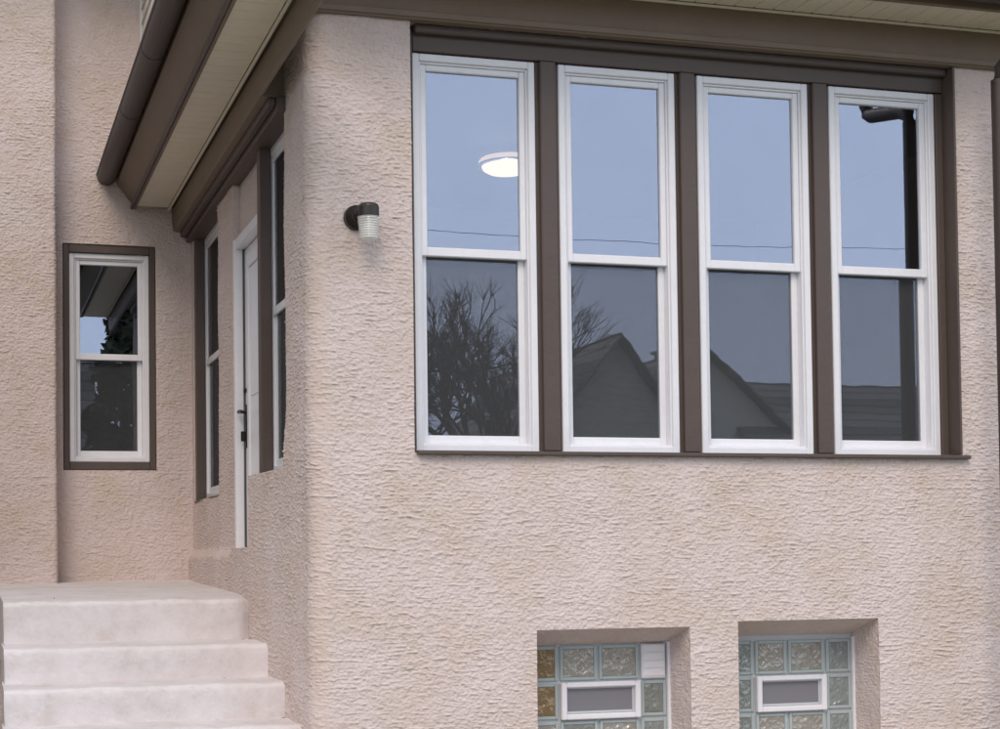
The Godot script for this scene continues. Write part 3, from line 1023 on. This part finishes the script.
func far_house(at: Vector3, w: float, d: float, eave: float, ridge: float, gable_front: bool, wall_m: Material, roof_m: Material, label: String, chimney: float) -> void:
	var h := base("house", at)
	tag(h, label, "house", "houses across the street")
	var b := MB.new()
	var x0 := -w * 0.5
	if gable_front:
		b.prism([Vector2(x0, 0), Vector2(-x0, 0), Vector2(-x0, eave), Vector2(0, ridge), Vector2(x0, eave)], 0.0, d, func(u, v, z): return Vector3(u, v, z))
	else:
		b.prism([Vector2(0, 0), Vector2(d, 0), Vector2(d, eave), Vector2(d * 0.5, ridge), Vector2(0, eave)], x0, -x0, func(u, v, z): return Vector3(z, v, u))
	put("wall", b, wall_m, h)
	var roof := base("roof", Vector3.ZERO, h)
	# courses of shingles as overlapping strips on both slopes
	var run := w * 0.5 if gable_front else d * 0.5
	var n := 14
	for side in [-1.0, 1.0]:
		for k in n:
			var t0 := float(k) / n
			var t1 := float(k + 1) / n + 0.01
			var a := Vector2((1.0 - t0) * run + 0.3 * (1.0 - t0), lerpf(eave - 0.2, ridge, t0) + 0.09)
			var c := Vector2((1.0 - t1) * run + 0.3 * (1.0 - t1), lerpf(eave - 0.2, ridge, t1) + 0.05)
			var s := MB.new()
			if gable_front:
				s.prism([a * Vector2(side, 1), c * Vector2(side, 1), c * Vector2(side, 1) - Vector2(0, 0.05), a * Vector2(side, 1) - Vector2(0, 0.06)], -0.35, d + 0.35, func(u, v, z): return Vector3(u, v, z))
			else:
				s.prism([a * Vector2(side, 1), c * Vector2(side, 1), c * Vector2(side, 1) - Vector2(0, 0.05), a * Vector2(side, 1) - Vector2(0, 0.06)], x0 - 0.35, -x0 + 0.35, func(u, v, z): return Vector3(z, v, u + d * 0.5))
			put("shingle", s, [M.shingle_0, M.shingle_1, M.shingle_2, roof_m][(k * 7 + int(side)) % 4], roof)
	if chimney != 0.0:
		var ch := MB.new()
		ch.box(Vector3(chimney - 0.35, eave, d * 0.45), Vector3(chimney + 0.35, ridge + 0.45, d * 0.45 + 0.6), 0.02)
		ch.box(Vector3(chimney - 0.42, ridge + 0.4505, d * 0.45 - 0.07), Vector3(chimney + 0.42, ridge + 0.55, d * 0.45 + 0.67), 0.02)
		put("chimney", ch, M.house_stone, roof)
	for k in 2:
		var wx := x0 * 0.5 if k == 0 else -x0 * 0.5
		var win := base("window", Vector3(wx, 1.0, 0.0), h)
		var f := MB.new()
		ring(f, 1.5, 1.4, -0.75, 0.0, 0.1, 0.1, 0.1, -0.05, 0.02, 0.01)
		f.box(Vector3(-0.03, 0.1, -0.045), Vector3(0.03, 1.3, 0.015), 0.005)
		put("frame", f, M.siding_white, win)
		put("pane", bx(Vector3(-0.65, 0.1, -0.02), Vector3(0.65, 1.3, -0.01), 0.0), M.dark_pane, win)
	var dr := MB.new()
	dr.box(Vector3(-0.48, 0.25, -0.06), Vector3(0.48, 2.3, -0.01), 0.02)
	put("door", dr, M.room_floor, h)
	put("step", bx(Vector3(-0.8, 0, -1.0), Vector3(0.8, 0.22, -0.07), 0.02), M.walk_concrete, h)


func build_street() -> void:
	var gd := MB.new()
	gd.quad(Vector3(-150, 0, -150), Vector3(150, 0, -150), Vector3(150, 0, 150), Vector3(-150, 0, 150), Vector3.UP)
	tag(put("ground", gd, M.grass), "brownish green autumn lawn", "", "", "structure")
	tag(put("path", bx(Vector3(-2.2, -0.04, 0.87), Vector3(-0.6, 0.03, 8.5), 0.01), M.walk_concrete), "concrete walk to the steps", "", "", "structure")
	tag(put("path", bx(Vector3(-0.55, -0.04, 0.55), Vector3(3.9, 0.025, 3.4), 0.01), M.walk_concrete), "concrete apron along the porch", "", "", "structure")
	get_child(get_child_count() - 1).name = "path_001"
	tag(put("pavement", bx(Vector3(-60, -0.04, 8.51), Vector3(60, 0.03, 10.2), 0.01), M.walk_concrete), "pavement along the near kerb", "", "", "structure")
	tag(put("pavement", bx(Vector3(-60, -0.04, 19.8), Vector3(60, 0.03, 21.3), 0.01), M.walk_concrete), "pavement along the far kerb", "", "", "structure")
	get_child(get_child_count() - 1).name = "pavement_001"
	tag(put("road", bx(Vector3(-60, -0.14, 11.4), Vector3(60, 0.006, 18.6), 0.01), M.asphalt), "grey asphalt street", "", "", "structure")
	tag(put("kerb", bx(Vector3(-60, -0.14, 11.2), Vector3(60, 0.12, 11.39), 0.02), M.walk_concrete), "concrete kerb on the near side", "", "", "structure")
	tag(put("kerb", bx(Vector3(-60, -0.14, 18.61), Vector3(60, 0.12, 18.8), 0.02), M.walk_concrete), "concrete kerb on the far side", "", "", "structure")
	get_child(get_child_count() - 1).name = "kerb_001"
	far_house(Vector3(11.9, 0, 24.0), 5.6, 8.0, 2.6, 6.35, true, M.house_stone, M.shingle_2, "steep gabled stone house reflected in the second front window", 0.0)
	far_house(Vector3(15.6, 0, 27.0), 8.0, 8.0, 3.0, 6.6, true, M.house_cream, M.shingle_1, "cream gabled house with a chimney reflected in the third front window", 1.1)
	get_child(get_child_count() - 1).name = "house_001"
	far_house(Vector3(21.2, 0, 25.0), 8.6, 7.5, 3.1, 5.95, false, M.house_stone, M.shingle_2, "long stone house with its ridge along the street, in the last window", 0.0)
	get_child(get_child_count() - 1).name = "house_002"
	far_house(Vector3(-3.5, 0, 26.0), 9.0, 8.0, 3.2, 7.2, false, M.house_tan, M.shingle_0, "tan house with dark roof straight across the street", 2.0)
	get_child(get_child_count() - 1).name = "house_003"
	far_house(Vector3(-9.2, 0, -9.0), 8.0, 10.5, 6.2, 9.0, true, M.house_tan, M.shingle_1, "tall tan house next door, across the side yard from the steps", 0.0)
	get_child(get_child_count() - 1).name = "house_004"
	bare_tree(Vector3(8.2, 0, 22.6), 9.0, 4, "bare tree reflected at the middle of the first front window")
	bare_tree(Vector3(9.6, 0, 25.5), 8.4, 9, "bare tree just beside the steep gabled stone house")
	get_child(get_child_count() - 1).name = "bare_tree_001"
	bare_tree(Vector3(6.4, 0, 24.0), 9.6, 21, "bare tree farthest from the stone houses, left in the first front window")
	get_child(get_child_count() - 1).name = "bare_tree_002"
	leafy("shrub", Vector3(7.0, 0, 22.2), Vector3(1.5, 1.9, 1.3), 2600, 0.16, M.needles, 31, "dark tall shrub under the bare trees, away from the houses", "shrub", "shrubs across the street")
	leafy("shrub", Vector3(9.4, 0, 22.8), Vector3(1.3, 1.7, 1.2), 2200, 0.16, M.needles, 33, "dark tall shrub next to the steep gabled stone house", "shrub", "shrubs across the street")
	get_child(get_child_count() - 1).name = "shrub_001"
	leafy("evergreen_tree", Vector3(1.4, 0, 21.8), Vector3(2.3, 4.3, 2.3), 5200, 0.2, M.needles, 35, "dark conical evergreen mirrored in the narrow recessed window", "tree", "evergreens across the street", true)
	leafy("evergreen_tree", Vector3(3.6, 0, 23.4), Vector3(2.2, 3.7, 2.2), 4600, 0.2, M.needles, 37, "smaller conical evergreen between the other evergreen and the bare trees", "tree", "evergreens across the street", true)
	get_child(get_child_count() - 1).name = "evergreen_tree_001"
	leafy("autumn_shrub", Vector3(2.2, 0, 4.4), Vector3(0.5, 0.42, 0.5), 900, 0.05, M.autumn_leaf, 39, "low orange autumn shrub on the lawn before the basement windows", "shrub", "autumn shrubs on the lawn")
	leafy("autumn_shrub", Vector3(4.2, 0, 5.2), Vector3(0.6, 0.45, 0.5), 900, 0.05, M.autumn_leaf, 41, "low orange autumn shrub on the lawn nearer the street", "shrub", "autumn shrubs on the lawn")
	get_child(get_child_count() - 1).name = "autumn_shrub_001"
	for k in 2:
		var up := base("utility_pole" if k == 0 else "utility_pole_001", Vector3([-7.0, 27.0][k], 0, 19.3))
		tag(up, ["wooden utility pole by the tan house", "wooden utility pole beyond the long stone house"][k], "pole", "utility poles across the street")
		var b := MB.new()
		b.tube([Vector3.ZERO, Vector3(0, 9.2, 0)], [0.16, 0.11], 10)
		put("shaft", b, M.pole_wood, up)
		put("crossarm", bx(Vector3(-0.06, 8.4, -0.9), Vector3(0.06, 8.52, 0.9), 0.01), M.pole_wood, up)
	for k in [1, 2]:
		var pts := []
		var rad := []
		for j in 25:
			var t := j / 24.0
			pts.append(Vector3(lerpf(-7.0, 27.0, t), 8.55 - 0.9 * 4.0 * t * (1.0 - t) - (0.7 if k == 1 else 0.0), 19.3 + (k - 1) * 0.8))
			rad.append(0.0055)
		var b := MB.new()
		b.tube(pts, rad, 5, false)
		var o := put("overhead_wire", b, M.wire_black)
		if k == 2: o.name = "overhead_wire_001"
		tag(o, ["overhead wire on the house-facing end of the crossarms", "lowest overhead wire, fixed to the pole shafts", "overhead wire on the street's far end of the crossarms"][k], "wire", "overhead wires along the street")


# ---------------------------------------------------------------- scene
func _ready() -> void:
	# camera: solved from the photograph's lines; the picture is a crop, so the lens is shifted
	var cam := Camera3D.new()
	cam.name = "camera"
	var f := 1499.84
	var near := 0.05
	cam.projection = Camera3D.PROJECTION_FRUSTUM
	cam.near = near
	cam.far = 400.0
	cam.size = near * 729.0 / f
	cam.frustum_offset = Vector2((500.0 - 360.41) / f, (516.04 - 364.5) / f) * near
	cam.transform = Transform3D(Basis(Vector3(0.966764, -0.01017, 0.255467), Vector3(0.002375, 0.999523, 0.030803), Vector3(-0.255658, -0.029172, 0.966327)).orthonormalized(), Vector3(-2.3105, 1.4255, 6.9451))
	add_child(cam)
	cam.current = true
	# sky: bright thin overcast, a little blue
	var sky := ProceduralSkyMaterial.new()
	sky.sky_top_color = Color(0.74, 0.79, 0.86)
	sky.sky_horizon_color = Color(0.83, 0.86, 0.91)
	sky.sky_curve = 0.25
	sky.ground_bottom_color = Color(0.3, 0.29, 0.27)
	sky.ground_horizon_color = Color(0.62, 0.62, 0.62)
	sky.sun_angle_max = 1.0
	var env := Environment.new()
	env.background_mode = Environment.BG_SKY
	env.sky = Sky.new()
	env.sky.sky_material = sky
	env.background_energy_multiplier = 1.68
	env.tonemap_mode = Environment.TONE_MAPPER_LINEAR
	env.tonemap_exposure = 1.32
	env.sdfgi_enabled = true
	env.ssao_enabled = true
	env.ssil_enabled = true
	var we := WorldEnvironment.new()
	we.name = "daylight"
	we.environment = env
	add_child(we)
	var sun := DirectionalLight3D.new()
	sun.name = "sun"
	sun.light_color = Color(1.0, 0.95, 0.90)
	sun.light_energy = 0.42
	sun.light_angular_distance = 30.0
	sun.shadow_enabled = true
	sun.rotation_degrees = Vector3(-46, -28, 0)
	add_child(sun)

	setup_noise()
	make_materials()
	house = base("stucco_house")
	tag(house, "beige stucco house with a glazed front porch and brown trim", "house")
	build_walls()
	build_windows()
	build_door()
	build_basement()
	build_eaves()
	build_steps()
	build_gutters()
	build_lamps()
	build_street()
